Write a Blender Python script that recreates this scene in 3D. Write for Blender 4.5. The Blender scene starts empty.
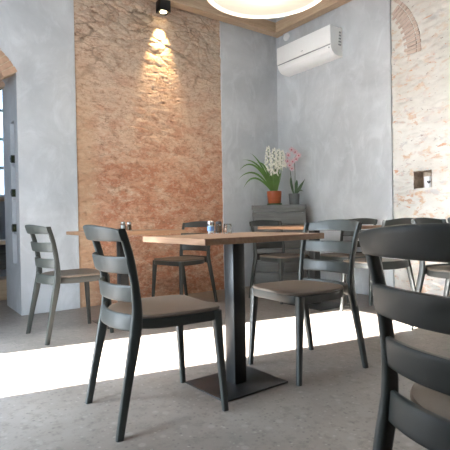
import bpy, bmesh, math, random
from mathutils import Vector, Matrix, noise
C = bpy.context.scene.collection
R = math.radians
PI = math.pi
random.seed(7)

# ------------------------------------------------------------------ materials
def new_mat(name):
    m = bpy.data.materials.new(name); m.use_nodes = True
    nt = m.node_tree
    return m, nt, nt.nodes['Principled BSDF']

def N(nt, typ, **kw):
    n = nt.nodes.new(typ)
    for k, v in kw.items():
        if k in n.inputs.keys(): n.inputs[k].default_value = v
        else: setattr(n, k, v)
    return n

def ramp(nt, fac, stops, interp='LINEAR'):
    r = nt.nodes.new('ShaderNodeValToRGB'); r.color_ramp.interpolation = interp
    e = r.color_ramp.elements
    while len(e) < len(stops): e.new(0.5)
    for i, (p, c) in enumerate(stops):
        e[i].position = p
        e[i].color = (c, c, c, 1) if isinstance(c, (int, float)) else (*c, 1)
    nt.links.new(fac, r.inputs['Fac'])
    return r.outputs['Color']

def mix(nt, fac, a, b, blend='MIX'):
    n = nt.nodes.new('ShaderNodeMix'); n.data_type = 'RGBA'; n.blend_type = blend
    for sock, v in ((n.inputs[0], fac), (n.inputs[6], a), (n.inputs[7], b)):
        if isinstance(v, (int, float)): sock.default_value = v
        elif isinstance(v, tuple): sock.default_value = (*v, 1)
        else: nt.links.new(v, sock)
    return n.outputs[2]

def coords(nt, scale=(1, 1, 1), loc=(0, 0, 0)):
    t = nt.nodes.new('ShaderNodeTexCoord'); m = nt.nodes.new('ShaderNodeMapping')
    m.inputs['Scale'].default_value = scale; m.inputs['Location'].default_value = loc
    nt.links.new(t.outputs['Object'], m.inputs['Vector'])
    return m.outputs['Vector']

def noise_tex(nt, vec, scale, detail=4, rough=0.55, dist=0.0):
    n = N(nt, 'ShaderNodeTexNoise', Scale=scale, Detail=detail, Roughness=rough, Distortion=dist)
    nt.links.new(vec, n.inputs['Vector'])
    return n.outputs['Fac']

def bump(nt, bsdf, height, strength=0.3, dist=0.02):
    b = N(nt, 'ShaderNodeBump', Strength=strength, Distance=dist)
    nt.links.new(height, b.inputs['Height']); nt.links.new(b.outputs['Normal'], bsdf.inputs['Normal'])

def plain(name, col, rough=0.5, metal=0.0, var=0.08, vscale=30, bmp=0.0, spec=0.5):
    m, nt, b = new_mat(name)
    v = coords(nt)
    f = noise_tex(nt, v, vscale, 3)
    c = mix(nt, f, tuple(x * (1 - var) for x in col), tuple(min(1, x * (1 + var)) for x in col))
    nt.links.new(c, b.inputs['Base Color'])
    b.inputs['Roughness'].default_value = rough; b.inputs['Metallic'].default_value = metal
    b.inputs['Specular IOR Level'].default_value = spec
    if bmp: bump(nt, b, f, bmp, 0.002)
    return m

def mat_plaster(name, dark, light):
    m, nt, b = new_mat(name)
    v = coords(nt)
    a = noise_tex(nt, v, 1.6, 7, 0.62, 0.6)
    s = noise_tex(nt, coords(nt, (1.0, 1.0, 0.55), (3, 1, 2)), 5.0, 8, 0.7, 1.1)
    c = ramp(nt, a, [(0.32, dark), (0.68, light)])
    st = ramp(nt, s, [(0.50, 0.0), (0.66, 1.0)])
    c = mix(nt, mix(nt, 0.28, (0, 0, 0), st), c, tuple(min(1, x * 1.35) for x in light))
    nt.links.new(c, b.inputs['Base Color'])
    b.inputs['Roughness'].default_value = 0.62
    bump(nt, b, s, 0.12, 0.01)
    return m

def mat_old_brick():
    m, nt, b = new_mat('old_brick_plaster')
    v = coords(nt)
    sep = nt.nodes.new('ShaderNodeSeparateXYZ'); nt.links.new(v, sep.inputs[0])
    big = noise_tex(nt, v, 1.5, 4, 0.6, 0.4)
    hz = N(nt, 'ShaderNodeMath', operation='MULTIPLY_ADD'); hz.inputs[1].default_value = 0.28; 
    nt.links.new(sep.outputs['Z'], hz.inputs[0])
    add = N(nt, 'ShaderNodeMath', operation='MULTIPLY_ADD'); add.inputs[1].default_value = 0.35; add.inputs[2].default_value = -0.175
    nt.links.new(big, add.inputs[0]); nt.links.new(add.outputs[0], hz.inputs[2])
    base = ramp(nt, hz.outputs[0], [(0.08, (0.50, 0.265, 0.165)), (0.34, (0.56, 0.315, 0.205)), (0.50, (0.62, 0.42, 0.30)),
                                    (0.66, (0.58, 0.435, 0.33)), (0.84, (0.46, 0.38, 0.30))])
    sm = noise_tex(nt, coords(nt, (1, 1, 2.0)), 4.0, 10, 0.72, 0.6)
    c = mix(nt, ramp(nt, sm, [(0.50, 0.0), (0.62, 0.7)]), base, (0.64, 0.47, 0.345))
    red = noise_tex(nt, coords(nt, (1, 1, 1.7), (1, 7, 3)), 5.0, 9, 0.72, 0.5)
    zlow = ramp(nt, hz.outputs[0], [(0.30, 0.9), (0.66, 0.15)])
    c = mix(nt, mix(nt, 1.0, zlow, ramp(nt, red, [(0.47, 0.0), (0.57, 1.0)]), 'MULTIPLY'), c, (0.45, 0.185, 0.105))
    pit = noise_tex(nt, coords(nt, (1, 1, 1.7), (5, 2, 1)), 15.0, 8, 0.72, 0.4)
    c = mix(nt, ramp(nt, pit, [(0.30, 0.75), (0.40, 0.0)]), c, (0.20, 0.11, 0.07))
    cr = noise_tex(nt, coords(nt, (1, 1, 4.0), (2, 2, 6)), 5.0, 9, 0.7, 0.9)
    c = mix(nt, ramp(nt, cr, [(0.478, 0.0), (0.495, 0.8), (0.512, 0.0)]), c, (0.24, 0.14, 0.095))
    fl = noise_tex(nt, coords(nt, (1, 1, 1.5), (4, 1, 9)), 20.0, 6, 0.75, 0.5)
    c = mix(nt, ramp(nt, fl, [(0.38, 0.65), (0.46, 0.0)]), c, (0.27, 0.145, 0.09))
    c = mix(nt, ramp(nt, fl, [(0.55, 0.0), (0.63, 0.55)]), c, (0.68, 0.52, 0.40))
    # open joints between the bare stones of the upper part
    vj = N(nt, 'ShaderNodeTexVoronoi', Scale=1.0, Randomness=1.0, feature='DISTANCE_TO_EDGE')
    wv = N(nt, 'ShaderNodeTexNoise', Scale=3.0, Detail=4.0); nt.links.new(v, wv.inputs['Vector'])
    wm = N(nt, 'ShaderNodeVectorMath', operation='MULTIPLY_ADD'); wm.inputs[1].default_value = (1.3, 0.0, 3.2)
    nt.links.new(wv.outputs['Color'], wm.inputs[0]); nt.links.new(coords(nt, (2.8, 1.0, 10.5), (0, 0, 0)), wm.inputs[2])
    nt.links.new(wm.outputs[0], vj.inputs['Vector'])
    jm = ramp(nt, vj.outputs['Distance'], [(0.01, 0.7), (0.06, 0.0)])
    up_ = ramp(nt, N_map(nt, sep.outputs['Z'], 2.0, 2.7), [(0.0, 0.12), (1.0, 1.0)])
    gp = ramp(nt, noise_tex(nt, v, 3.5, 3, 0.5), [(0.42, 0.0), (0.55, 1.0)])
    c = mix(nt, mix(nt, 1.0, mix(nt, 1.0, jm, up_, 'MULTIPLY'), gp, 'MULTIPLY'), c, (0.17, 0.125, 0.09))
    # pale strip of mortar down the left edge
    xs = ramp(nt, N_map(nt, sep.outputs['X'], -2.62, -2.36), [(0.0, 0.85), (0.55, 0.65), (1.0, 0.0)])
    zs = ramp(nt, N_map(nt, sep.outputs['Z'], 0.2, 2.6), [(0.0, 0.9), (0.6, 0.8), (1.0, 0.0)])
    c = mix(nt, mix(nt, 1.0, xs, zs, 'MULTIPLY'), c, (0.55, 0.37, 0.235))
    nt.links.new(c, b.inputs['Base Color'])
    b.inputs['Roughness'].default_value = 0.9; b.inputs['Specular IOR Level'].default_value = 0.15
    h = mix(nt, 0.5, pit, sm)
    bump(nt, b, h, 0.45, 0.012)
    return m

def N_map(nt, sock, a, b_):
    n = nt.nodes.new('ShaderNodeMapRange'); n.inputs['From Min'].default_value = a; n.inputs['From Max'].default_value = b_
    nt.links.new(sock, n.inputs['Value'])
    return n.outputs['Result']

def mat_white_brick():
    m, nt, b = new_mat('whitewashed_brick')
    v = coords(nt)
    big = noise_tex(nt, v, 2.2, 5, 0.6, 0.5)
    c = ramp(nt, big, [(0.3, (0.56, 0.525, 0.475)), (0.62, (0.67, 0.645, 0.60))])
    sep = nt.nodes.new('ShaderNodeSeparateXYZ'); nt.links.new(v, sep.inputs[0])
    edge = ramp(nt, N_map(nt, sep.outputs['Y'], -2.5, -1.66), [(0.0, 0.10), (1.0, 0.75)])
    low = ramp(nt, N_map(nt, sep.outputs['Z'], 0.3, 2.6), [(0.0, 0.95), (1.0, 0.15)])
    worn = mix(nt, 1.0, edge, low, 'SCREEN')
    p = noise_tex(nt, coords(nt, (1, 1, 1.9), (2, 4, 1)), 8.5, 9, 0.66, 0.3)
    tint = ramp(nt, noise_tex(nt, coords(nt, (1, 1, 1.5), (1, 2, 8)), 5.0, 5, 0.6, 0.3), [(0.38, (0.54, 0.34, 0.24)), (0.46, (0.62, 0.45, 0.31)), (0.52, (0.60, 0.48, 0.43)), (0.60, (0.48, 0.46, 0.46))])
    c = mix(nt, mix(nt, 1.0, worn, ramp(nt, p, [(0.53, 0.0), (0.59, 1.0)]), 'MULTIPLY'), c, tint)
    p4 = noise_tex(nt, coords(nt, (1, 1, 2.6), (6, 4, 3)), 8.0, 6, 0.65, 0.5)
    c = mix(nt, ramp(nt, p4, [(0.62, 0.0), (0.67, 0.9)]), c, (0.58, 0.30, 0.18))
    p2 = noise_tex(nt, coords(nt, (1, 1, 2.0), (7, 1, 5)), 14.0, 7, 0.70, 0.5)
    c = mix(nt, ramp(nt, p2, [(0.33, 0.85), (0.38, 0.0)]), c, (0.24, 0.18, 0.15))
    nt.links.new(c, b.inputs['Base Color'])
    b.inputs['Roughness'].default_value = 0.85; b.inputs['Specular IOR Level'].default_value = 0.2
    bump(nt, b, mix(nt, 0.5, p, p2), 0.4, 0.02)
    return m

def mat_floor():
    m, nt, b = new_mat('terrazzo_concrete')
    v = coords(nt)
    a = noise_tex(nt, v, 1.4, 6, 0.6, 0.4)
    c = ramp(nt, a, [(0.3, (0.152, 0.129, 0.111)), (0.7, (0.245, 0.210, 0.184))])
    vo = N(nt, 'ShaderNodeTexVoronoi', Scale=42.0, Randomness=1.0)
    nt.links.new(v, vo.inputs['Vector'])
    chip = ramp(nt, vo.outputs['Distance'], [(0.16, 1.0), (0.30, 0.0)])
    shade = nt.nodes.new('ShaderNodeSeparateColor'); nt.links.new(vo.outputs['Color'], shade.inputs[0])
    chipc = ramp(nt, shade.outputs['Red'], [(0.2, (0.085, 0.072, 0.06)), (0.55, (0.175, 0.155, 0.135)), (0.9, (0.30, 0.275, 0.245))])
    c = mix(nt, mix(nt, 0.75, (0, 0, 0), chip), c, chipc)
    f = noise_tex(nt, v, 18.0, 8, 0.75)
    c = mix(nt, ramp(nt, f, [(0.36, 0.6), (0.50, 0.0)]), c, (0.10, 0.085, 0.07))
    vb = N(nt, 'ShaderNodeTexVoronoi', Scale=11.0, Randomness=1.0); nt.links.new(v, vb.inputs['Vector'])
    c = mix(nt, ramp(nt, vb.outputs['Distance'], [(0.12, 0.55), (0.2, 0.0)]), c, (0.27, 0.24, 0.21))
    nt.links.new(c, b.inputs['Base Color'])
    b.inputs['Roughness'].default_value = 0.42; b.inputs['Specular IOR Level'].default_value = 0.5
    bump(nt, b, f, 0.04, 0.005)
    return m

def mat_wood(name, dark, light, axis='X', rough=0.45):
    m, nt, b = new_mat(name)
    sc = {'X': (1.2, 14, 14), 'Y': (14, 1.2, 14), 'Z': (14, 14, 1.2)}[axis]
    g = noise_tex(nt, coords(nt, sc), 3.0, 6, 0.6, 1.2)
    c = ramp(nt, g, [(0.3, dark), (0.7, light)])
    nt.links.new(c, b.inputs['Base Color'])
    b.inputs['Roughness'].default_value = rough
    bump(nt, b, g, 0.08, 0.003)
    return m

M = {}
M['plaster'] = mat_plaster('grey_microcement', (0.425, 0.443, 0.465), (0.575, 0.59, 0.61))
M['ceiling'] = mat_plaster('ceiling_plaster', (0.36, 0.37, 0.37), (0.46, 0.47, 0.47))
M['brick'] = mat_old_brick()
M['wbrick'] = mat_white_brick()
M['floor'] = mat_floor()
M['arch_brick'] = plain('arch_brick', (0.50, 0.33, 0.23), 0.9, 0, 0.35, 22, 0.6, 0.2)
M['pale_brick'] = plain('pale_pink_brick', (0.54, 0.43, 0.36), 0.9, 0, 0.10, 24, 0.5, 0.2)
M['mortar'] = plain('arch_mortar', (0.55, 0.43, 0.30), 0.9, 0, 0.2, 30, 0.3, 0.2)
M['chair'] = plain('anthracite_plastic', (0.033, 0.0365, 0.0335), 0.44, 0, 0.05, 60, 0.04, 0.45)
M['seat'] = plain('seat_reflection_tone', (0.145, 0.112, 0.085), 0.48, 0, 0.06, 60, 0.04, 0.5)  # same plastic as the frame; warm reflection on the seat put into its colour
M['oak'] = mat_wood('oak_tabletop', (0.255, 0.135, 0.072), (0.37, 0.215, 0.125), 'Y')
M['oakx'] = mat_wood('oak_tabletop_long', (0.255, 0.135, 0.072), (0.37, 0.215, 0.125), 'X')
M['beam'] = mat_wood('beam_wood', (0.40, 0.28, 0.185), (0.54, 0.40, 0.27), 'X', 0.6)
M['beamy'] = mat_wood('beam_wood_side', (0.40, 0.28, 0.185), (0.54, 0.40, 0.27), 'Y', 0.6)
M['steel'] = plain('black_powder_steel', (0.014, 0.0145, 0.015), 0.36, 0.0, 0.1, 80, 0.03, 0.35)
M['stand'] = mat_wood('grey_stained_wood', (0.095, 0.095, 0.09), (0.16, 0.16, 0.152), 'X', 0.65)
M['white'] = plain('white_plastic', (0.88, 0.88, 0.87), 0.35, 0, 0.02)
M['greyplast'] = plain('grey_plastic', (0.30, 0.31, 0.32), 0.5)
M['darkplast'] = plain('dark_plastic', (0.03, 0.03, 0.032), 0.5)
M['shade'] = plain('lampshade_white', (0.78, 0.74, 0.68), 0.5)
M['terracotta'] = plain('orange_terracotta', (0.33, 0.075, 0.022), 0.4, 0, 0.12)
M['greypot'] = plain('grey_stone_pot', (0.13, 0.14, 0.145), 0.6, 0, 0.2)
M['soil'] = plain('soil', (0.05, 0.035, 0.025), 0.95, 0, 0.4, 60, 0.6)
M['leaf'] = plain('leaf_green', (0.095, 0.185, 0.04), 0.42, 0, 0.35, 14)
M['leafd'] = plain('leaf_dark_green', (0.045, 0.085, 0.035), 0.42, 0, 0.3, 14)
M['petalw'] = plain('white_petal', (0.86, 0.84, 0.74), 0.6, 0, 0.05)
M['petalp'] = plain('pink_petal', (0.56, 0.40, 0.42), 0.6, 0, 0.25, 40)
M['petalr'] = plain('crimson_lip', (0.33, 0.03, 0.07), 0.5, 0, 0.2)
M['bottle'] = plain('dark_bottle_glass', (0.03, 0.035, 0.02), 0.15, 0, 0.2)
M['capsule'] = plain('bottle_capsule', (0.28, 0.17, 0.13), 0.4, 0, 0.3)
M['pepper'] = plain('ground_pepper', (0.12, 0.065, 0.03), 0.9, 0, 0.4, 200)
M['salt'] = plain('white_salt', (0.75, 0.76, 0.78), 0.8)
M['blue'] = plain('blue_label', (0.12, 0.22, 0.42), 0.5)
M['chrome'] = plain('chrome_lid', (0.55, 0.56, 0.57), 0.22, 1.0)
M['facade'] = plain('sun_block_facade', (0.62, 0.58, 0.52), 0.9)
M['street'] = plain('street_stone', (0.30, 0.29, 0.28), 0.9)
M['dimmer'] = plain('view_dimmer_render', (0.10, 0.115, 0.14), 0.9, 0, 0.3, 1.5)
M['niche'] = plain('niche_rubble', (0.52, 0.42, 0.34), 0.95, 0, 0.45, 30, 0.6, 0.1)
M['scrap'] = plain('reddish_scrap', (0.30, 0.10, 0.07), 0.7)
M['heart'] = plain('charcoal_print', (0.06, 0.055, 0.06), 0.7)
M['tin'] = plain('white_tin', (0.74, 0.75, 0.77), 0.5)
M['bench'] = mat_wood('pale_bench_wood', (0.42, 0.30, 0.19), (0.55, 0.41, 0.27), 'X')

def mat_glass(name, col=(1, 1, 1), rough=0.03):
    m, nt, b = new_mat(name)
    b.inputs['Base Color'].default_value = (*col, 1); b.inputs['Roughness'].default_value = rough
    b.inputs['Transmission Weight'].default_value = 1.0; b.inputs['IOR'].default_value = 1.45
    return m
M['glass'] = mat_glass('clear_glass', (0.93, 0.96, 0.96))
def mat_emit(name, col, s):
    m, nt, b = new_mat(name)
    b.inputs['Base Color'].default_value = (0.26, 0.235, 0.205, 1)
    b.inputs['Emission Color'].default_value = (*col, 1); b.inputs['Emission Strength'].default_value = s
    return m
M['opal'] = mat_emit('opal_diffuser', (1.0, 0.84, 0.68), 0.045)
M['bulb'] = mat_emit('bulb_glow', (1.0, 0.87, 0.66), 0.22)
M['led'] = mat_emit('led_lens', (1.0, 0.78, 0.45), 2.5)

# ------------------------------------------------------------------ mesh helpers
def link(name, bm, mat, parent=None, smooth=True, angle=40):
    bmesh.ops.recalc_face_normals(bm, faces=bm.faces)
    me = bpy.data.meshes.new(name); bm.to_mesh(me); bm.free()
    for p in me.polygons: p.use_smooth = smooth
    if smooth:
        try: me.set_sharp_from_angle(angle=R(angle))
        except Exception: pass
    me.materials.append(mat)
    o = bpy.data.objects.new(name, me); C.objects.link(o)
    if parent is not None: o.parent = parent
    return o

def box(bm, lo, hi, bev=0.0, seg=2):
    lo, hi = Vector(lo), Vector(hi)
    r = bmesh.ops.create_cube(bm, size=1.0)
    vs = r['verts']
    bmesh.ops.scale(bm, vec=hi - lo, verts=vs); bmesh.ops.translate(bm, vec=(lo + hi) / 2, verts=vs)
    if bev > 0:
        es = list({e for v in vs for e in v.link_edges})
        bmesh.ops.bevel(bm, geom=es, offset=bev, segments=seg, affect='EDGES', profile=0.5)

def ring_faces(bm, rings, closed=True, cap=True):
    n = len(rings[0])
    for a, b in zip(rings, rings[1:]):
        for i in range(n if closed else n - 1):
            j = (i + 1) % n
            bm.faces.new((a[i], a[j], b[j], b[i]))
    if cap and closed:
        bm.faces.new(rings[0][::-1]); bm.faces.new(rings[-1])

def sup(hu, hv, n=16, p=4.0):
    out = []
    for i in range(n):
        t = 2 * PI * (i + 0.5) / n
        c, s = math.cos(t), math.sin(t)
        out.append((hu * math.copysign(abs(c) ** (2 / p), c), hv * math.copysign(abs(s) ** (2 / p), s)))
    return out

def lathe(bm, prof, n=32, center=(0, 0, 0)):
    cx, cy, cz = center
    rings = []
    for r, z in prof:
        rings.append([bm.verts.new((cx + max(r, 1e-4) * math.cos(2 * PI * i / n), cy + max(r, 1e-4) * math.sin(2 * PI * i / n), cz + z)) for i in range(n)])
    ring_faces(bm, rings, True, True)

def tube(bm, pts, rad, n=8):
    pts = [Vector(p) for p in pts]
    rings = []
    for i, p in enumerate(pts):
        t = (pts[min(i + 1, len(pts) - 1)] - pts[max(i - 1, 0)]).normalized()
        a = t.cross(Vector((0.3, 0.9, 0.2))).normalized(); b = t.cross(a)
        r = rad[i] if isinstance(rad, (list, tuple)) else rad
        rings.append([bm.verts.new(p + r * (math.cos(2 * PI * k / n) * a + math.sin(2 * PI * k / n) * b)) for k in range(n)])
    ring_faces(bm, rings)

def interp(tab, x):
    """smooth interpolation of a table of (x, y)"""
    if x <= tab[0][0]: return tab[0][1]
    for i in range(len(tab) - 1):
        x0, y0 = tab[i]; x1, y1 = tab[i + 1]
        if x <= x1:
            xm, ym = tab[i - 1] if i else (2 * x0 - x1, 2 * y0 - y1)
            xp, yp = tab[i + 2] if i + 2 < len(tab) else (2 * x1 - x0, 2 * y1 - y0)
            m0 = (y1 - ym) / (x1 - xm) * (x1 - x0); m1 = (yp - y0) / (xp - x0) * (x1 - x0)
            t = (x - x0) / (x1 - x0)
            return (2*t**3 - 3*t**2 + 1) * y0 + (t**3 - 2*t**2 + t) * m0 + (-2*t**3 + 3*t**2) * y1 + (t**3 - t**2) * m1
    return tab[-1][1]

def empty(name, loc=(0, 0, 0), rz=0, label=None, cat=None, group=None):
    o = bpy.data.objects.new(name, None); C.objects.link(o)
    o.location = loc; o.rotation_euler = (0, 0, rz); o.empty_display_size = 0.1
    tag(o, label, cat, group)
    return o

def tag(o, label=None, cat=None, group=None, kind=None):
    if label: o['label'] = label
    if cat: o['category'] = cat
    if group: o['group'] = group
    if kind: o['kind'] = kind
    return o

def struct(name, bm, mat, smooth=False):
    return tag(link(name, bm, mat, None, smooth), kind='structure')

def copy_tree(o, parent=None):
    c = o.copy(); C.objects.link(c)
    if parent is not None: c.parent = parent
    for ch in list(o.children): copy_tree(ch, c)
    return c

# ------------------------------------------------------------------ the room: wall_back is y = 0, wall_right is x = 0
H = 3.45
XL, YF = -5.0, -6.6
ZB = 2.0   # depth of the room seen through the arch

bm = bmesh.new(); box(bm, (-5.3, YF - 0.2, -0.12), (0.5, 4.6, 0)); struct('floor', bm, M['floor'])
bm = bmesh.new(); box(bm, (-5.3, YF - 0.2, H), (0.5, 4.6, H + 0.15)); struct('ceiling', bm, M['ceiling'])

# back wall: 0.65 m thick, arch on the left, bottle niche in the arch jamb, recess for the bare brick
BX0, BX1 = -2.61, -0.885
T = 0.65
JX = -3.135; AX = -3.79; AR = 0.763; AZ = 1.79
bm = bmesh.new()
box(bm, (BX1, 0, 0), (0.3, T, H))
box(bm, (BX0, 0.06, 0), (BX1, T, H))
box(bm, (-2.87, 0, 0), (BX0, T, H))
box(bm, (JX, 0, 0), (-2.87, 0.13, H)); box(bm, (JX, 0.31, 0), (-2.87, T, H))
box(bm, (JX, 0.13, 0), (-2.87, 0.31, 0.45)); box(bm, (JX, 0.13, 1.77), (-2.87, 0.31, H))
for zz in (0.745, 1.07, 1.385): box(bm, (JX + 0.012, 0.13, zz - 0.02), (-2.87, 0.31, zz))
LX = 2 * AX - JX
box(bm, (-5.3, 0, 0), (LX, T, H))
# wall over the arch
a0 = math.asin((2.19 - AZ) / AR); na = 24
loop = []
for i in range(na + 1):
    t = a0 + (PI - 2 * a0) * i / na
    loop.append((AX + AR * math.cos(t), AZ + AR * math.sin(t)))
loop[0] = (JX, loop[0][1]); loop[-1] = (LX, loop[-1][1])
for (xa, za), (xb, zb) in zip(loop, loop[1:]):
    vs = [bm.verts.new((x, y, z)) for y in (0, T) for x, z in ((xa, za), (xb, zb), (xb, H), (xa, H))]
    bm.faces.new(vs[:4]); bm.faces.new(vs[4:][::-1])
    bm.faces.new((vs[0], vs[4], vs[5], vs[1])); bm.faces.new((vs[2], vs[6], vs[7], vs[3]))
struct('wall_back', bm, M['plaster'])

# bricks of the arch: a ring at the front and a ring at the back, under the soffit
def arch_ring(name, y0, y1):
    bmb = bmesh.new()
    n = 30
    for i in range(n):
        ta = a0 - 0.03 + (PI - 2 * a0 + 0.06) * (i + 0.09) / n; tb = a0 - 0.03 + (PI - 2 * a0 + 0.06) * (i + 0.91) / n
        r1 = AR + 0.004; r0 = AR - 0.125 - random.random() * 0.008
        pts = []
        for t, r in ((ta, r0), (ta, r1), ((ta + tb) / 2, r1 + 0.002), (tb, r1), (tb, r0)):
            pts.append((AX + r * math.cos(t), AZ + r * math.sin(t)))
        dy = random.random() * 0.006
        A = [bmb.verts.new((x, y0 - dy, z)) for x, z in pts]; B = [bmb.verts.new((x, y1 + dy, z)) for x, z in pts]
        ring_faces(bmb, [A, B])
    for v in bmb.verts:
        v.co += Vector((random.uniform(-1, 1), 0, random.uniform(-1, 1))) * 0.003
    struct(name, bmb, M['arch_brick'])
    bmm = bmesh.new(); rings = []
    for i in range(na + 1):
        t = a0 - 0.03 + (PI - 2 * a0 + 0.06) * i / na
        rings.append([bmm.verts.new((AX + r * math.cos(t), y, AZ + r * math.sin(t))) for r, y in ((AR - 0.115, y0 + 0.006), (AR + 0.002, y0 + 0.006), (AR + 0.002, y1 - 0.006), (AR - 0.115, y1 - 0.006))])
    ring_faces(bmm, rings)
    return bmm
ma = arch_ring('trim_1', -0.008, 0.11); struct('trim_2', ma, M['mortar'])
mb_ = arch_ring('trim_3', 0.50, 0.655); struct('trim_4', mb_, M['mortar'])

# relief of the bare masonry
def courses(s, z, seed, rowh=0.085, stretch=0.26):
    row = math.floor(z / rowh + 0.5 * noise.noise((s * 1.3, z * 1.5, seed)))
    fz = z / rowh + 0.5 * noise.noise((s * 1.3, z * 1.5, seed)) - row
    off = (row * 0.37 + 0.13 * math.sin(row * 12.9)) % 1.0
    u = s / stretch + off + 0.25 * noise.noise((s * 3, z * 3, seed + 4))
    fu = u - math.floor(u)
    hid = math.sin(row * 78.2 + math.floor(u) * 37.7) * 0.5 + 0.5
    edge = min(fz, 1 - fz) * rowh
    eu = min(fu, 1 - fu) * stretch
    g = min(1.0, min(edge / 0.018, eu / 0.02))
    return g * g * (3 - 2 * g), hid

def fbm(p, o=4):
    return noise.fractal(p, 1.0, 2.0, o)

def stones(x, z, sx, sz, seed):
    """distance to the joint between rubble stones and a height for each stone"""
    wx = x + 0.07 * noise.noise((x * 2.3, z * 3.1, seed)); wz = z + 0.05 * noise.noise((x * 1.9, z * 2.7, seed + 3)) + 0.10 * x
    dd, pp = noise.voronoi(Vector((wx / sx, wz / sz, seed)), distance_metric='DISTANCE')
    e = dd[1] - dd[0]
    return min(1.0, e / 0.28), (math.sin(pp[0].x * 91.7 + pp[0].y * 47.3 + pp[0].z * 13.1) * 0.5 + 0.5)

def brick_relief(x, z):
    rough = max(0.0, min(1.0, (z - 2.25 + 0.45 * noise.noise((x * 1.4, z * 1.4, 9)) + 0.12 * x + 0.2) / 0.55))      # bare stones at the top
    bare = max(0.0, min(1.0, 0.45 + 1.3 * noise.noise((x * 1.6, z * 1.9, 5.0)) - 0.25 * (z - 1.0)))
    g, hid = stones(x, z, 0.24, 0.085, 2.0)
    d1 = 0.020 + bare * (-0.008 + 0.008 * g + 0.007 * hid) + 0.003 * fbm((x * 4, 2.0, z * 7)) + 0.0028 * fbm((x * 20, 1.0, z * 42), 3) + 0.0022 * noise.noise((x * 55, 1.0, z * 75))
    pit = noise.noise((x * 16, 3.0, z * 26))
    if pit > 0.45: d1 -= 0.014 * (pit - 0.45) / 0.3
    if rough > 0:
        g2, hid2 = stones(x, z, 0.30, 0.135, 8.0)
        rid = noise.ridged_multi_fractal(Vector((x * 2.0 + 1.1 * z, 4.0, z * 5.0 - x * 1.2)), 1.0, 2.1, 5, 1.0, 2.0)
        d2 = 0.002 + 0.015 * g2 ** 0.4 + 0.010 * hid2 + 0.006 * rid + 0.005 * fbm((x * 16, 1.0, z * 26), 5)
    else: d2 = 0
    return d1 * (1 - rough) + d2 * rough

NX, NZ = 260, 460
bm = bmesh.new(); rows = []
for j in range(NZ + 1):
    z = H * j / NZ
    rows.append([bm.verts.new((BX0 + (BX1 - BX0) * i / NX, 0.038 - brick_relief(BX0 + (BX1 - BX0) * i / NX, z), z)) for i in range(NX + 1)])
for a, b in zip(rows, rows[1:]):
    for i in range(NX): bm.faces.new((a[i], a[i + 1], b[i + 1], b[i]))
# closed backing, so the panel has thickness
bk = [bm.verts.new(p) for p in ((BX0, 0.059, 0), (BX1, 0.059, 0), (BX1, 0.059, H), (BX0, 0.059, H))]
bm.faces.new(bk)
struct('wall_back_brick', bm, M['brick'], True)

# right wall: plaster up to y = -1.66, whitewashed brick in front, with a small niche
WY = -1.66
NY0, NY1, NZ0, NZ1 = -2.06, -1.88, 1.09, 1.26
bm = bmesh.new()
box(bm, (0, WY, 0), (0.35, 0.0, H))
box(bm, (0.06, YF - 0.2, 0), (0.35, NY0, H)); box(bm, (0.06, NY1, 0), (0.35, WY, H))
box(bm, (0.06, NY0, 0), (0.35, NY1, NZ0)); box(bm, (0.06, NY0, NZ1), (0.35, NY1, H)); box(bm, (0.19, NY0, NZ0), (0.35, NY1, NZ1))
struct('wall_right', bm, M['plaster'])

def white_relief(y, z):
    g, hid = stones(y, z, 0.24, 0.085, 6.0)
    m_ = 0.35 + 0.3 * noise.noise((y * 1.5, z * 1.5, 2.0))
    return m_ * (0.014 * g + 0.008 * hid) + 0.008 * fbm((y * 4, 7.0, z * 7)) + 0.004 * fbm((y * 20, 3.0, z * 26)) + 0.008
bm = bmesh.new()
ys = [YF + (WY - YF) * i / 330 for i in range(331)]
zs_ = [H * j / 300 for j in range(301)]
gv = [[None] * len(ys) for _ in zs_]
for j, z in enumerate(zs_):
    for i, y in enumerate(ys): gv[j][i] = bm.verts.new((0.034 - white_relief(y, z), y, z))
for j in range(300):
    for i in range(330):
        yc, zc = (ys[i] + ys[i + 1]) / 2, (zs_[j] + zs_[j + 1]) / 2
        jit = 0.012 * noise.noise((yc * 30, zc * 30, 1.0))
        if NY0 + jit < yc < NY1 + jit and NZ0 + jit < zc < NZ1 - jit: continue
        bm.faces.new((gv[j][i], gv[j][i + 1], gv[j + 1][i + 1], gv[j + 1][i]))
struct('wall_right_brick', bm, M['wbrick'], True)
# rough lining of the niche
bm = bmesh.new(); npt = 14; rings = []
for k in range(6):
    x = 0.02 + 0.168 * k / 5; ring = []
    for side in range(4):
        for q in range(npt):
            t = q / npt
            y, z = ((NY0 + (NY1 - NY0) * t, NZ0), (NY1, NZ0 + (NZ1 - NZ0) * t), (NY1 - (NY1 - NY0) * t, NZ1), (NY0, NZ1 - (NZ1 - NZ0) * t))[side]
            d = 0.012 * noise.noise((x * 25, y * 25, z * 25))
            if side == 2: d *= 2.2
            cy, cz = (NY0 + NY1) / 2, (NZ0 + NZ1) / 2
            s = 1 - abs(d) * 8
            ring.append(bm.verts.new((x, cy + (y - cy) * (s if side in (1, 3) or True else 1), (z if side == 0 else cz + (z - cz) * s))))
    rings.append(ring)
ring_faces(bm, rings, True, False); bm.faces.new(rings[-1])
struct('wall_niche', bm, M['niche'])

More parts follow.
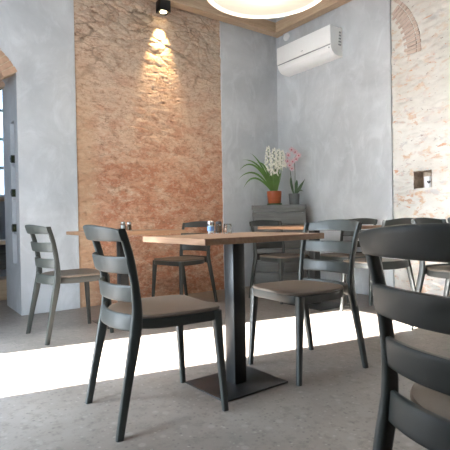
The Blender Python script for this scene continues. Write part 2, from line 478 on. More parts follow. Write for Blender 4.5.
# remains of a brick arch in the right wall
bm = bmesh.new()
CY, CZ, R0, R1 = -1.22, 2.42, 0.615, 0.755
n = 30
for i in range(n):
    t0 = -0.05 + 1.62 * (i + 0.10) / n; t1 = -0.05 + 1.62 * (i + 0.90) / n
    for ra, rb in ((R0 - 0.03 * (i % 2), R1 - 0.042), (R1 - 0.034, R1)):
        if ra > R0 + 0.05 and False: continue
        pts = [(CY - r * math.cos(t), CZ + r * math.sin(t)) for t, r in ((t0, ra), (t0, rb), (t1, rb), (t1, ra))]
        if max(p[0] for p in pts) > WY - 0.004: continue
        f = 0.012 + 0.003 * random.random()
        A = [bm.verts.new((f, y, z)) for y, z in pts]; B = [bm.verts.new((0.05, y, z)) for y, z in pts]
        ring_faces(bm, [A, B])
struct('trim_5', bm, M['pale_brick'])

# left wall with the street door the sun comes through and two wide windows; front wall
DY0, DY1, DZ = -1.73, -0.90, 2.22
WINS = [(-3.0, -2.25, 0.95, 3.2)]
bm = bmesh.new()
xo = XL - 0.10
box(bm, (xo, DY1, 0), (XL, T + 3.8, H)); box(bm, (xo, DY0, DZ), (XL, DY1, H))
edges = [DY0] + [v for w in WINS for v in (w[1], w[0])] + [YF - 0.2]
for k in range(0, len(edges), 2): box(bm, (xo, edges[k + 1], 0), (XL, edges[k], H))
for (y0, y1, z0, z1) in WINS:
    box(bm, (xo, y0, 0), (XL, y1, z0)); box(bm, (xo, y0, z1), (XL, y1, H))
struct('wall_left', bm, M['plaster'])
for k, (y0, y1, z0, z1) in enumerate(WINS):
    bm = bmesh.new()
    xa, xb = XL - 0.08, XL - 0.03
    for lo, hi in (((xa, y0, z0), (xb, y0 + 0.05, z1)), ((xa, y1 - 0.05, z0), (xb, y1, z1)), ((xa, y0, z0), (xb, y1, z0 + 0.05)), ((xa, y0, z1 - 0.05), (xb, y1, z1)), ((xa, (y0 + y1) / 2 - 0.025, z0), (xb, (y0 + y1) / 2 + 0.025, z1))):
        box(bm, lo, hi)
    struct('window_%d' % (k + 1), bm, M['steel'])
bm = bmesh.new(); box(bm, (XL - 0.1, YF - 0.2, 0), (0.06, YF, H)); struct('wall_front', bm, M['plaster'])
bm = bmesh.new(); box(bm, (XL, -3.18, 0), (-4.40, -3.04, H)); struct('wall_light_block', bm, M['plaster'])  # unseen stub wall, added to keep window light off the closest chair

# the room behind the arch, with its window
bm = bmesh.new(); YB = T + 2.55
wx0, wx1, wz0, wz1 = -3.75, -2.55, 1.22, 3.0
box(bm, (-5.1, YB, 0), (wx0, YB + 0.15, H)); box(bm, (wx1, YB, 0), (-0.8, YB + 0.15, H))
box(bm, (wx0, YB, 0), (wx1, YB + 0.15, wz0)); box(bm, (wx0, YB, wz1), (wx1, YB + 0.15, H))
box(bm, (-0.95, T, 0), (-0.8, YB, H))
struct('wall_rear_room', bm, M['plaster'])
bm = bmesh.new()
for i in range(5):
    x = wx0 + (wx1 - wx0 - 0.04) * i / 4; box(bm, (x, YB + 0.04, wz0), (x + 0.04, YB + 0.08, wz1))
for i in range(5):
    z = wz0 + (wz1 - wz0 - 0.04) * i / 4; box(bm, (wx0, YB + 0.04, z), (wx1, YB + 0.08, z + 0.04))
struct('window_2', bm, M['white'])
bm = bmesh.new(); box(bm, (wx0 - 0.05, YB - 0.1, wz0 - 0.06), (wx1 + 0.05, YB + 0.03, wz0), 0.006); struct('trim_6', bm, M['bench'])

# unseen open door leaf, added to keep daylight off the arch jamb and pillar
bm = bmesh.new(); box(bm, (XL + 0.01, DY1 - 0.005, 0.012), (XL + 0.80, DY1 + 0.04, DZ - 0.01), 0.004)
for z0, z1 in ((0.15, 1.0), (1.12, 2.08)):
    box(bm, (XL + 0.12, DY1 - 0.012, z0), (XL + 0.70, DY1 + 0.047, z1), 0.006)
box(bm, (XL + 0.73, DY1 - 0.06, 1.0), (XL + 0.75, DY1 + 0.095, 1.03), 0.004)
struct('door_leaf_screen', bm, M['stand'])

# street: unseen houses added to keep the low sun off the windows, a gap lets it reach the door
bm = bmesh.new(); box(bm, (-40, -30, -0.14), (-5.3, 30, -0.121)); box(bm, (-5.3, 4.6, -0.14), (10, 30, -0.121)); struct('street_ground', bm, M['street'])
bm = bmesh.new(); box(bm, (-27, -22, -0.12), (-20, 0.62, 10.6)); struct('sun_block_houses', bm, M['facade'])
bm = bmesh.new(); box(bm, (-16, 5.9, -0.12), (8, 9, 14.0)); struct('view_dimmer_house', bm, M['dimmer'])  # unseen dark house, added to dim the view through the rear window

# ceiling beams
bm = bmesh.new(); box(bm, (-4.98, -0.135, 3.145), (-0.002, -0.022, 3.275), 0.006); struct('trim_7', bm, M['beam'])
bm = bmesh.new(); box(bm, (-0.135, YF + 0.02, 3.145), (-0.022, -0.136, 3.275), 0.006); struct('trim_8', bm, M['beamy'])

# ------------------------------------------------------------------ chairs
POST_X = [(0, -0.243), (0.2, -0.205), (0.36, -0.172), (0.46, -0.157), (0.57, -0.163), (0.69, -0.184), (0.806, -0.218)]
POST_Y = [(0, 0.214), (0.36, 0.201), (0.46, 0.197), (0.6, 0.198), (0.806, 0.206)]
POST_W = [(0, 0.0150), (0.2, 0.0185), (0.38, 0.023), (0.46, 0.021), (0.56, 0.0175), (0.7, 0.0165), (0.806, 0.015)]
POST_T = [(0, 0.0125), (0.36, 0.014), (0.46, 0.012), (0.55, 0.010), (0.806, 0.010)]
SLATS = [('back_slat', 0.396, 0.461, 0.050, 0.192, -0.002), ('back_slat', 0.510, 0.576, 0.054, 0.195, -0.004), ('back_slat', 0.623, 0.690, 0.056, 0.2065, -0.008)]
def slat_bm(z0, z1, sag, half, th=0.0095, crown=0.0, shift=-0.009):
    bm = bmesh.new(); rings = []
    zc0 = (z0 + z1) / 2; n = 21
    for i in range(n):
        y = -half + 2 * half * i / (n - 1); u = y / half
        hh = (z1 - z0) / 2; zc = zc0 - crown * u * u / 2; hv = hh - crown * u * u / 2
        ring = []
        for dx, dz in sup(th, hv, 16, 5.0):
            x = interp(POST_X, zc + dz) + shift - sag * (1 - abs(u) ** 2.3) + dx
            ring.append(bm.verts.new((x, y, zc + dz)))
        rings.append(ring)
    ring_faces(bm, rings)
    return bm

def outline(n=64, grow=0.0):
    pts = []
    for i in range(n):
        t = 2 * PI * i / n; c, s = math.cos(t), math.sin(t)
        if c >= 0:
            a, p = 0.206 + 0.012 * (1 - abs(s) ** 2), 7.0
        else:
            a, p = 0.222, 2.35
        x = 0.025 + (a + grow) * math.copysign(abs(c) ** (2 / p), c)
        y = (0.212 + grow) * math.copysign(abs(s) ** (2 / p), s)
        pts.append((x, y))
    return pts

def make_chair():
    root = empty('dining_chair')
    # seat: thin dished panel with a rounded rim
    bm = bmesh.new(); rings = []
    for sc, z in ((0.985, 0.436), (1.0, 0.440), (1.0, 0.445), (0.985, 0.4495), (0.93, 0.450), (0.75, 0.445), (0.5, 0.441), (0.2, 0.4395)):
        rings.append([bm.verts.new((0.02 + (x - 0.02) * sc, y * sc, z + 0.004 * (abs(y) / 0.21) ** 2 * sc)) for x, y in outline()])
    ring_faces(bm, rings)
    link('seat', bm, M['seat'], root)
    # curved frame rail under the seat
    bm = bmesh.new(); o1 = outline(64, -0.001); o0 = outline(64, -0.026); rings = []
    for pts, z in ((o0, 0.398), (outline(64, -0.004), 0.397), (o1, 0.402), (o1, 0.4375), (o0, 0.4375)):
        rings.append([bm.verts.new((x, y, z)) for x, y in pts])
    rings.append(rings[0])
    ring_faces(bm, rings, True, False)
    link('seat_frame', bm, M['chair'], root)
    for s in (1, -1):
        bm = bmesh.new(); rings = []
        for k in range(26):
            z = 0.800 * k / 25
            cx, cy, w = interp(POST_X, min(z, 0.806)), s * interp(POST_Y, min(z, 0.806)), interp(POST_W, z)
            t = interp(POST_T, min(z, 0.806))
            rings.append([bm.verts.new((cx + u, cy + v, z)) for u, v in sup(w, t, 12, 3.6)])
        ring_faces(bm, rings)
        link('rear_leg', bm, M['chair'], root)
        bm = bmesh.new(); rings = []
        for k in range(9):
            f = k / 8; z = 0.437 * f
            cx = 0.233 - 0.028 * f; cy = s * (0.205 - 0.016 * f)
            w = 0.0135 + 0.0085 * f ** 1.5
            rings.append([bm.verts.new((cx + u, cy + v, z)) for u, v in sup(w, w * 0.95, 12, 3.2)])
        ring_faces(bm, rings)
        link('front_leg', bm, M['chair'], root)
    for nm, z0, z1, sag, half, sh in SLATS:
        link(nm, slat_bm(z0, z1, sag, half, 0.0095, 0.0, sh), M['chair'], root)
    link('top_rail', slat_bm(0.750, 0.816, 0.056, 0.2145, 0.0095, 0.020), M['chair'], root)
    return root

chair0 = make_chair()
G = None
CHAIRS = [
    (-3.117, -2.546, -0.0745, 'dark slatted chair at the left end of the nearest table, back to the left'),
    (-2.196, -2.568, PI - 0.061, 'dark grey slatted chair facing the nearest table from its right side, seat towards us'),
    (-2.992, -0.933, 0.06, 'grey slatted chair standing against the plain grey pillar beside the arch'),
    (-1.715, -0.445, PI + 0.22, 'slatted chair in front of the bare brick panel, seen under the spotlight'),
    (-3.046, -3.989, -0.04, 'closest dark slatted chair, cut off at the lower right, seen from behind'),
    (-0.82, -0.89, -PI / 2, 'slatted chair directly in front of the grey plant console'),
    (-0.285, -1.31, PI, 'slatted chair squeezed between the long far table and the grey right wall'),
    (-0.67, -1.96, PI / 2, 'slatted chair tucked into the near end of the long far table'),
    (-0.80, -2.72, -PI / 2, 'slatted chair under the wall niche, facing away from the long far table'),
    (-0.29, -2.72, -PI / 2, 'slatted chair at the right edge, closest to the whitewashed brick'),
]
for i, (x, y, rz, lab) in enumerate(CHAIRS):
    o = chair0 if i == 0 else copy_tree(chair0)
    o.location = (x, y, 0); o.rotation_euler = (0, 0, rz)
    tag(o, lab, 'chair', 'matching slatted dining chairs')

# ------------------------------------------------------------------ tables
def table(x, y, rz, w, d, bw, bd, label, wood, px=0.0, py=0.0, th=0.028):
    root = empty('dining_table', (x, y, 0), rz, label, 'table', 'wood topped pedestal tables')
    bm = bmesh.new(); box(bm, (-w / 2, -d / 2, 0.75 - th), (w / 2, d / 2, 0.75), 0.002, 2); link('tabletop', bm, wood, root, False)
    bm = bmesh.new(); box(bm, (px - 0.037, py - 0.037, 0.008), (px + 0.037, py + 0.037, 0.714), 0.003); link('pedestal', bm, M['steel'], root)
    bm = bmesh.new(); box(bm, (px - bw / 2, py - bd / 2, 0.0), (px + bw / 2, py + bd / 2, 0.008), 0.002); link('base_plate', bm, M['steel'], root)
    bm = bmesh.new(); box(bm, (px - 0.15, py - 0.12, 0.714), (px + 0.15, py + 0.12, 0.75 - th), 0.002); link('mounting_plate', bm, M['steel'], root)
    return root
table(-2.662, -2.537, 0.026, 0.7376, 0.545, 0.4014, 0.3317, 'nearest wooden table on a black square pedestal, between two chairs', M['oak'])
table(-2.49, -0.82, 0.0, 0.76, 0.70, 0.42, 0.36, 'wooden table before the bare brick panel, beside the chair near the arch', M['oakx'], -0.03)
table(-0.75, -1.35, 0.0, 0.60, 1.08, 0.40, 0.50, 'long wooden table along the grey right wall, below the air conditioner', M['oak'], -0.05)

# ------------------------------------------------------------------ things on the tables
def shaker(name, x, y, r, h, fill, label, group=None, band=None, lidmat='chrome'):
    root = empty(name, (x, y, 0.75), 0, label, 'shaker' if 'shaker' in name else 'glass', group)
    bm = bmesh.new(); lathe(bm, [(r * 0.92, 0), (r, 0.004), (r * 0.96, h * 0.5), (r * 0.86, h * 0.78), (r * 0.80, h * 0.80), (r * 0.72, h * 0.79), (r * 0.82, h * 0.5), (r * 0.86, 0.006)], 20)
    link('glass_body', bm, M['glass'], root)
    if fill:
        bm = bmesh.new(); lathe(bm, [(r * 0.84, 0.007), (r * 0.80, h * 0.5), (r * 0.76, h * 0.62)], 20); link('contents', bm, M[fill], root)
    if lidmat:
        bm = bmesh.new(); lathe(bm, [(r * 0.88, h * 0.76), (r * 0.9, h * 0.8), (r * 0.88, h * 0.93), (r * 0.6, h)], 20); link('lid', bm, M[lidmat], root)
    if band:
        bm = bmesh.new(); lathe(bm, [(r * 1.0, h * 0.22), (r * 1.03, h * 0.23), (r * 1.01, h * 0.56), (r * 0.97, h * 0.57)], 20); link('paper_label', bm, M[band], root)
    return root
shaker('salt_shaker', -2.635, -2.292, 0.019, 0.072, 'salt', 'clear salt shaker with a blue band on the nearest table', None, 'blue')
shaker('pepper_shaker', -2.596, -2.312, 0.019, 0.068, 'pepper', 'brown pepper shaker in the middle of the three glass jars on the nearest table', None, None, 'darkplast')
shaker('toothpick_glass', -2.548, -2.330, 0.024, 0.066, None, 'small clear glass right of the brown pepper shaker', None, None, None)
shaker('salt_shaker', -2.545, -0.90, 0.021, 0.075, 'salt', 'left one of two small shakers on the table before the bare brick', None)
shaker('pepper_shaker', -2.507, -0.930, 0.021, 0.072, 'pepper', 'right one of two small shakers on the table before the bare brick', None)

# ------------------------------------------------------------------ plant console in the corner, with two pots
RZ = -PI / 4
cons = empty('console_cabinet', (-0.33, -0.36, 0), RZ, 'grey wooden plank console standing across the corner under the plants', 'cabinet')
W2, D2 = 0.315, 0.135
bm = bmesh.new(); box(bm, (-W2, -D2 - 0.012, 0.935), (W2, D2, 0.985), 0.004)
box(bm, (-W2 + 0.012, -D2 - 0.004, 0.90), (W2 - 0.012, D2, 0.935), 0.003); link('top_board', bm, M['stand'], cons)
bm = bmesh.new()
for k in range(6):
    z0 = 0.06 + 0.14 * k; box(bm, (-W2 + 0.03, -D2 + 0.005, z0), (W2 - 0.03, -D2 + 0.025, z0 + 0.134), 0.003)
link('front_panel', bm, M['stand'], cons)
for s in (-1, 1):
    bm = bmesh.new(); box(bm, (s * (W2 - 0.02) - 0.012, -D2, 0.0), (s * (W2 - 0.02) + 0.012, D2 - 0.005, 0.90), 0.003); link('side_panel', bm, M['stand'], cons)
bm = bmesh.new(); box(bm, (-W2 + 0.03, -D2 + 0.026, 0.05), (W2 - 0.03, D2 - 0.01, 0.07)); link('bottom_board', bm, M['stand'], cons)

def on_console(lx, ly, z=0.985):
    c, s = math.cos(RZ), math.sin(RZ)
    return (-0.33 + c * lx - s * ly, -0.36 + s * lx + c * ly, z)

def leaf_bm(base, tip, rise, width, n=12, fold=0.25, up=Vector((0, 0, 1))):
    """arching strap leaf with thickness"""
    base, tip = Vector(base), Vector(tip)
    bm = bmesh.new(); rings = []
    ctrl = base + Vector(rise)
    for i in range(n + 1):
        t = i / n
        p = base * (1 - t) ** 2 + ctrl * 2 * t * (1 - t) + tip * t * t
        d = ((ctrl - base) * (1 - t) + (tip - ctrl) * t).normalized()
        side = d.cross(Vector((0.35, -1, 0.25))).normalized()
        nrm = side.cross(d)
        w = width * (0.55 + 0.45 * math.sin(PI * min(1, t * 1.1))) * (1 - t ** 4 * 0.97)
        th = 0.0012
        rings.append([bm.verts.new(p + v) for v in (side * w + nrm * w * fold, nrm * th, -side * w + nrm * w * fold, -nrm * th)])
    ring_faces(bm, rings)
    return bm

pl = empty('potted_flowering_plant', on_console(-0.055, -0.01), RZ, 'tall white flowering plant with long arching leaves in an orange pot', 'plant')
bm = bmesh.new(); lathe(bm, [(0.066, 0.016), (0.078, 0.03), (0.086, 0.15), (0.087, 0.166), (0.080, 0.166), (0.076, 0.14), (0.02, 0.138)], 32); link('pot', bm, M['terracotta'], pl)
bm = bmesh.new(); lathe(bm, [(0.074, 0.0), (0.086, 0.004), (0.090, 0.022), (0.082, 0.022), (0.076, 0.012)], 32); link('saucer', bm, M['leafd'], pl)
bm = bmesh.new(); lathe(bm, [(0.074, 0.12), (0.074, 0.148), (0.01, 0.152)], 24); link('soil', bm, M['soil'], pl)
rnd = random.Random(3)
for (tx, tz, rx, rz_) in ((-0.41, 0.33, -0.20, 0.50), (-0.42, 0.23, -0.20, 0.38), (-0.36, 0.12, -0.22, 0.32), (-0.27, 0.54, -0.10, 0.36), (-0.37, 0.46, -0.13, 0.42), (-0.20, 0.42, -0.06, 0.4)):
    link('leaf', leaf_bm((-0.02, -0.02, 0.15), (tx, -0.09, tz + 0.08), (rx, -0.05, rz_), 0.013), M['leaf'], pl)
for k in range(22):
    a = rnd.uniform(-1, 1); zt = rnd.uniform(0.30, 0.46)
    link('leaf', leaf_bm((a * 0.035, rnd.uniform(-0.04, 0.03), 0.15), (a * 0.10 + rnd.uniform(-.02, .02), rnd.uniform(-0.08, 0.03), zt), (a * 0.05, 0, zt * 0.75), rnd.uniform(0.009, 0.014)), M['leaf'], pl)
for (sx, sy, z0, z1) in ((-0.065, -0.02, 0.40, 0.695), (0.005, -0.05, 0.36, 0.665), (0.055, -0.01, 0.42, 0.66), (0.10, -0.03, 0.45, 0.64)):
    bm = bmesh.new(); tube(bm, [(sx * 0.3, sy, 0.15), (sx * 0.8, sy, 0.33), (sx, sy, z1 - 0.01)], 0.0045, 6); st = link('stem', bm, M['leaf'], pl)
    bm = bmesh.new(); nfl = 40
    for k in range(nfl):
        t = k / (nfl - 1); z = z0 + (z1 - z0) * t; a = k * 2.399; rr = 0.044 * (1 - 0.7 * t ** 2)
        c = Vector((sx + rr * math.cos(a), sy + rr * math.sin(a), z))
        out = Vector((math.cos(a), math.sin(a), 0.35)).normalized()
        u = out.cross(Vector((0, 0, 1))).normalized(); v = out.cross(u)
        r_ = 0.027 * (1 - 0.45 * t)
        cen = bm.verts.new(c - out * 0.004); bc = bm.verts.new(c - out * 0.012)
        ring = []
        for q in range(10):
            f = 1.0 if q % 2 == 0 else 0.5
            ring.append(bm.verts.new(c + r_ * f * (math.cos(q * PI / 5) * u + math.sin(q * PI / 5) * v) + out * (0.004 * f)))
        for q in range(10):
            bm.faces.new((cen, ring[q], ring[(q + 1) % 10])); bm.faces.new((bc, ring[(q + 1) % 10], ring[q]))
    link('flower_spike', bm, M['petalw'], pl, False)

orc = empty('potted_orchid', on_console(0.178, -0.02), RZ, 'pink and crimson orchid in a small grey pot', 'plant')
bm = bmesh.new(); lathe(bm, [(0.048, 0.0), (0.056, 0.006), (0.064, 0.12), (0.065, 0.132), (0.059, 0.132), (0.056, 0.11), (0.01, 0.108)], 28); link('pot', bm, M['greypot'], orc)
bm = bmesh.new(); lathe(bm, [(0.055, 0.10), (0.055, 0.115), (0.01, 0.12)], 24); link('soil', bm, M['soil'], orc)
for b_, t_, r_, w_ in (((0.01, 0, 0.11), (0.13, -0.03, 0.30), (0.05, 0, 0.08), 0.02), ((0, 0, 0.11), (-0.03, -0.02, 0.34), (-0.05, -0.02, 0.18), 0.016), ((0.01, 0, 0.11), (0.03, -0.05, 0.29), (0.03, -0.03, 0.17), 0.018), ((0, 0, 0.11), (0.11, -0.07, 0.15), (0.05, -0.03, 0.09), 0.016)):
    link('leaf', leaf_bm(b_, t_, r_, w_, 12, 0.15), M['leafd'], orc)
stems = [[(0, 0, 0.11), (-0.035, 0, 0.35), (-0.055, -0.02, 0.52), (-0.09, -0.06, 0.60)], [(0.01, 0, 0.11), (0.015, 0, 0.36), (0.01, -0.02, 0.55), (0.055, -0.06, 0.60)]]
for s in stems:
    bm = bmesh.new(); tube(bm, s, 0.004, 6); link('stem', bm, M['leafd'], orc)
for (fx, fy, fz) in ((-0.06, -0.06, 0.58), (-0.02, -0.07, 0.64), (0.02, -0.08, 0.61), (0.06, -0.07, 0.57), (-0.045, -0.07, 0.46), (-0.01, -0.08, 0.50), (0.03, -0.07, 0.53), (-0.07, -0.07, 0.51), (-0.02, -0.08, 0.42)):
    bm = bmesh.new(); c = Vector((fx, fy, fz)); ro = rnd.uniform(0, 1.2)
    for q in range(5):
        a = ro + q * 2 * PI / 5
        d = Vector((math.cos(a), -0.25, math.sin(a))); p = Vector((-math.sin(a), 0, math.cos(a)))
        L = 0.034; prof = ((0, 0.003), (0.4, 0.011), (0.75, 0.010), (1.0, 0.001))
        rings = [[bm.verts.new(c + d * L * t + p * w), bm.verts.new(c + d * L * t + Vector((0, -0.002, 0))), bm.verts.new(c + d * L * t - p * w), bm.verts.new(c + d * L * t + Vector((0, 0.002, 0)))] for (t, w) in [(x, y * 1.15) for x, y in prof]]
        ring_faces(bm, rings)
    fl = link('flower', bm, M['petalp'], orc, False)
    bm = bmesh.new(); bmesh.ops.create_icosphere(bm, subdivisions=2, radius=0.009, matrix=Matrix.Translation(c + Vector((0, -0.012, -0.003)))); link('lip', bm, M['petalr'], fl)

# ------------------------------------------------------------------ air conditioner, small wall cap, spotlight, pendant
ac = empty('air_conditioner', (0, -0.645, 2.595), 0, 'white wall mounted air conditioner on the grey right wall', 'air conditioner')
AY0, AY1 = -0.425, 0.42
def ac_prof(bm, prof, y0, y1):
    A = [bm.verts.new((x, y0, z)) for x, z in prof]; B = [bm.verts.new((x, y1, z)) for x, z in prof]
    ring_faces(bm, [A, B])
bm = bmesh.new()
arc = [(-0.195 + 0.115 * (1 - math.cos(t)), 0.105 - 0.105 * math.sin(t)) for t in [PI / 2 * k / 10 for k in range(11)]]
ac_prof(bm, [(-0.001, 0.31), (-0.19, 0.31)] + [(-0.19, 0.108)] + arc[1:] + [(-0.001, 0.0)], AY0 + 0.004, AY1 - 0.004); link('body', bm, M['white'], ac)
bm = bmesh.new(); box(bm, (-0.204, AY0, 0.112), (-0.188, AY1, 0.312), 0.004); fp = link('front_panel', bm, M['white'], ac)
bm = bmesh.new(); box(bm, (-0.2055, -0.02, 0.150), (-0.2035, 0.012, 0.156)); o_ = link('logo', bm, M['greyplast'], fp); o_['label'] = 'tiny grey maker mark'
bm = bmesh.new(); box(bm, (-0.192, AY0 + 0.01, 0.100), (-0.150, AY1 - 0.01, 0.111)); link('panel_gap', bm, M['greyplast'], ac)
bm = bmesh.new()
fl_ = [(-0.197 + 0.115 * (1 - math.cos(t)), 0.105 - 0.108 * math.sin(t)) for t in [PI / 2 * (0.42 + 0.5 * k / 6) for k in range(7)]]
ac_prof(bm, fl_ + [(x + 0.004, z + 0.006) for x, z in fl_[::-1]], AY0 + 0.05, AY1 - 0.05); link('louvre_flap', bm, M['white'], ac)
for k in range(5):
    bm = bmesh.new(); box(bm, (-0.07 + 0.004 * k, AY0 - 0.002, 0.115 + 0.034 * k), (-0.030, AY0 + 0.006, 0.115 + 0.034 * k + 0.017), 0.002); link('side_vent', bm, M['greyplast'], ac)
for yy in (AY0 + 0.03,):
    bm = bmesh.new(); box(bm, (-0.1945, yy - 0.006, 0.07), (-0.186, yy + 0.006, 0.082)); link('indicator_light', bm, M['greyplast'], ac)

bm = bmesh.new(); lathe(bm, [(0.048, 0.0), (0.05, 0.004), (0.046, 0.02), (0.03, 0.026), (0.005, 0.027)], 28)
o = link('smoke_detector', bm, M['white']); o.location = (-0.001, -0.20, 3.10); o.rotation_euler = (0, -PI / 2, 0)
tag(o, 'small round white sensor on the wall under the corner of the wooden beams', 'sensor')

sp = empty('wall_spotlight', (-1.685, -0.02, 3.03), 0, 'black cube spotlight on the bare brick, shining down', 'lamp')
bm = bmesh.new(); box(bm, (-0.06, -0.115, 0.012), (0.06, -0.005, 0.12), 0.003); link('housing', bm, M['steel'], sp)
bm = bmesh.new()
for lo, hi in (((-0.06, -0.115, 0), (0.06, -0.105, 0.012)), ((-0.06, -0.015, 0), (0.06, -0.005, 0.012)), ((-0.06, -0.105, 0), (-0.05, -0.015, 0.012)), ((0.05, -0.105, 0), (0.06, -0.015, 0.012))): box(bm, lo, hi)
link('rim', bm, M['steel'], sp, False)
bm = bmesh.new(); lathe(bm, [(0.034, 0.0), (0.034, 0.008), (0.001, 0.009)], 24, (0, -0.06, 0.003)); link('lens', bm, M['led'], sp)
bm = bmesh.new(); box(bm, (-0.03, -0.006, 0.02), (0.03, 0.03, 0.09)); link('wall_bracket', bm, M['steel'], sp)

pd = empty('pendant_lamp', (-2.10, -2.19, 2.27), 0, 'large round white pendant lamp hanging over the nearest table', 'lamp')
bm = bmesh.new()
lathe(bm, [(0.392, 0.012), (0.398, 0.0), (0.404, 0.006), (0.404, 0.05), (0.385, 0.15), (0.32, 0.25), (0.2, 0.325), (0.07, 0.36), (0.02, 0.365), (0.02, 0.36), (0.07, 0.352), (0.195, 0.317), (0.312, 0.243), (0.376, 0.146), (0.394, 0.05)], 64); link('shade', bm, M['shade'], pd)
bm = bmesh.new(); lathe(bm, [(0.393, 0.014), (0.3, 0.006), (0.15, 0.001), (0.001, 0.0), (0.001, 0.004), (0.15, 0.005), (0.3, 0.010), (0.393, 0.018)], 64); link('diffuser', bm, M['opal'], pd)
bm = bmesh.new(); lathe(bm, [(0.001, -0.003), (0.03, -0.002), (0.055, 0.002), (0.06, 0.006), (0.001, 0.006)], 28, (-0.18, -0.10, 0.0)); link('bulb', bm, M['bulb'], pd)
bm = bmesh.new(); tube(bm, [(0, 0, 0.36), (0, 0, 0.8), (0, 0, H - 2.27 - 0.03)], 0.005, 8); link('cord', bm, M['darkplast'], pd)
bm = bmesh.new(); lathe(bm, [(0.06, H - 2.27 - 0.03), (0.06, H - 2.27), (0.001, H - 2.27)], 24); link('ceiling_rose', bm, M['white'], pd)

# ------------------------------------------------------------------ small things
ti = empty('candle_tin', (0.075, -2.00, NZ0 + 0.004), 0, 'white tin with a dark heart standing in the wall niche', 'tin')
bm = bmesh.new(); lathe(bm, [(0.034, 0.0), (0.037, 0.003), (0.037, 0.098), (0.039, 0.1), (0.039, 0.106), (0.033, 0.106), (0.032, 0.09), (0.001, 0.088)], 32); link('body', bm, M['tin'], ti)
bm = bmesh.new(); hp = []
for k in range(40):
    t = 2 * PI * k / 40
    hx = 16 * math.sin(t) ** 3; hy = 13 * math.cos(t) - 5 * math.cos(2 * t) - 2 * math.cos(3 * t) - math.cos(4 * t)
    hp.append((hx * 0.0011, hy * 0.0011 + 0.052))
def cyl(u, z, r):
    a = PI + 0.62 + u / 0.037
    return (r * math.cos(a), r * math.sin(a), z)
A = [bm.verts.new(cyl(-u, z, 0.0380)) for u, z in hp]; B = [bm.verts.new(cyl(-u, z, 0.0368)) for u, z in hp]; ring_faces(bm, [A, B]); link('heart', bm, M['heart'], ti, False)

BOT = [(0.745, 'lowest wine bottle lying in the niche of the arch jamb'), (1.07, 'second wine bottle from the bottom lying in the arch jamb niche'), (1.385, 'uppermost wine bottle lying in the niche of the arch jamb')]
def make_bottle():
    r = empty('wine_bottle')
    bm = bmesh.new(); lathe(bm, [(0.03, 0.0), (0.037, 0.004), (0.0375, 0.10), (0.034, 0.135), (0.02, 0.16), (0.0145, 0.18), (0.0145, 0.225)], 24)
    bo = link('glass_body', bm, M['bottle'], r); 
    bm = bmesh.new(); lathe(bm, [(0.0155, 0.185), (0.016, 0.226), (0.018, 0.228), (0.018, 0.238), (0.002, 0.24)], 20); link('capsule', bm, M['capsule'], r)
    return r
b0 = make_bottle()
for k, (z, lab) in enumerate(BOT):
    o = b0 if k == 0 else copy_tree(b0)
    o.rotation_euler = (0, PI / 2, 0); o.location = (JX - 0.022, 0.215, z + 0.0385)
    tag(o, lab, 'bottle', 'wine bottles in the arch jamb')

sb = empty('bench', (-3.02, T + 0.55, 0), 0, 'pale wooden bench in the room behind the arch', 'bench')
bm = bmesh.new(); box(bm, (-0.7, -0.2, 0.60), (0.5, 0.2, 0.64), 0.004); link('top_board', bm, M['bench'], sb)
bm = bmesh.new(); box(bm, (-0.7, 0.17, 0.30), (0.5, 0.19, 0.60), 0.003); link('back_panel', bm, M['stand'], sb)
bm = bmesh.new(); box(bm, (-0.7, -0.19, 0.0), (0.5, 0.19, 0.22), 0.004); link('base_box', bm, M['bench'], sb)
for x in (-0.68, 0.48):
    bm = bmesh.new(); box(bm, (x - 0.02, -0.18, 0.22), (x + 0.02, 0.17, 0.60), 0.003); link('side_panel', bm, M['bench'], sb)

bm = bmesh.new(); lathe(bm, [(0.001, 0.0), (0.02, 0.001), (0.024, 0.004), (0.01, 0.009), (0.001, 0.010)], 14)
for v in bm.verts: v.co.x *= 1.2; v.co.y *= 0.45
o = link('floor_scrap', bm, M['scrap']); o.location = (-3.765, -2.14, 0.0); o.rotation_euler = (0, 0, -0.5)
tag(o, 'small reddish brown scrap lying on the floor at the left edge', 'scrap')

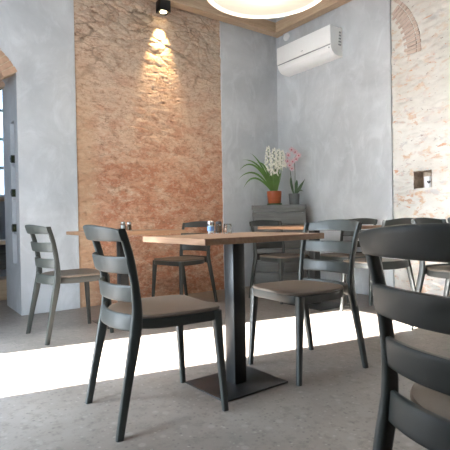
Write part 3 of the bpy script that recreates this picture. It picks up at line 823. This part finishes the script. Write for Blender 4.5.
# ------------------------------------------------------------------ light
def light(name, typ, loc, energy, col, **kw):
    l = bpy.data.lights.new(name, typ); l.energy = energy; l.color = col
    for k, v in kw.items(): setattr(l, k, v)
    o = bpy.data.objects.new(name, l); C.objects.link(o); o.location = loc
    return o
sun = light('sun', 'SUN', (-12, 0, 6), 15.0, (1.0, 0.97, 0.93), angle=R(0.6))
d = Vector((math.cos(R(-10.7)) , math.sin(R(-10.7)), -math.tan(R(26.8)))).normalized()
sun.rotation_euler = d.to_track_quat('-Z', 'Y').to_euler()
s = light('spot_beam', 'SPOT', (-1.685, -0.085, 3.025), 13, (1.0, 0.72, 0.38), spot_size=R(50), spot_blend=0.9, shadow_soft_size=0.02)
s.rotation_euler = (R(14), 0, 0)
light('pendant_glow', 'POINT', (-2.10, -2.19, 2.20), 2, (1.0, 0.85, 0.65), shadow_soft_size=0.12)
def portal(loc, rot, sx, sy):
    o = light('daylight_portal', 'AREA', loc, 1, (1, 1, 1), shape='RECTANGLE', size=sx, size_y=sy)
    o.data.cycles.is_portal = True; o.rotation_euler = rot
for (y0, y1, z0, z1) in WINS: portal((XL - 0.12, (y0 + y1) / 2, (z0 + z1) / 2), (0, -PI / 2, 0), z1 - z0, y1 - y0)
portal((XL - 0.12, (DY0 + DY1) / 2, DZ / 2), (0, -PI / 2, 0), DZ, DY1 - DY0)
portal(((wx0 + wx1) / 2, YB + 0.17, (wz0 + wz1) / 2), (-PI / 2, 0, 0), wx1 - wx0, wz1 - wz0)

w = bpy.data.worlds.new('World'); bpy.context.scene.world = w; w.use_nodes = True
bg = w.node_tree.nodes['Background']; bg.inputs['Color'].default_value = (0.72, 0.86, 1.0, 1); bg.inputs['Strength'].default_value = 4.6

# ------------------------------------------------------------------ camera
cd = bpy.data.cameras.new('camera'); cam = bpy.data.objects.new('camera', cd); C.objects.link(cam)
cd.sensor_width = 36; cd.lens = 36 * 456.3 / 450; cd.clip_start = 0.02
al = 0.6291; p, r = -0.0123, -0.0179
fw = Vector((0, math.cos(p), math.sin(p))); up = Vector((0, -math.sin(p), math.cos(p))); rt = Vector((1, 0, 0))
rt2 = math.cos(r) * rt + math.sin(r) * up; up2 = -math.sin(r) * rt + math.cos(r) * up
rot = Matrix((rt2, up2, -fw)).transposed()
rot = Matrix.Rotation(-al, 3, 'Z') @ rot
cam.matrix_world = Matrix.Translation((-4.05, -4.37, 0.828)) @ rot.to_4x4()
sc = bpy.context.scene; sc.camera = cam
sc.view_settings.view_transform = 'Standard'; sc.view_settings.look = 'None'
sc.view_settings.exposure = 3.5; sc.view_settings.gamma = 1.0; sc.view_settings.use_curve_mapping = False
sc.cycles.max_bounces = 10; sc.cycles.diffuse_bounces = 6; sc.cycles.sample_clamp_indirect = 8
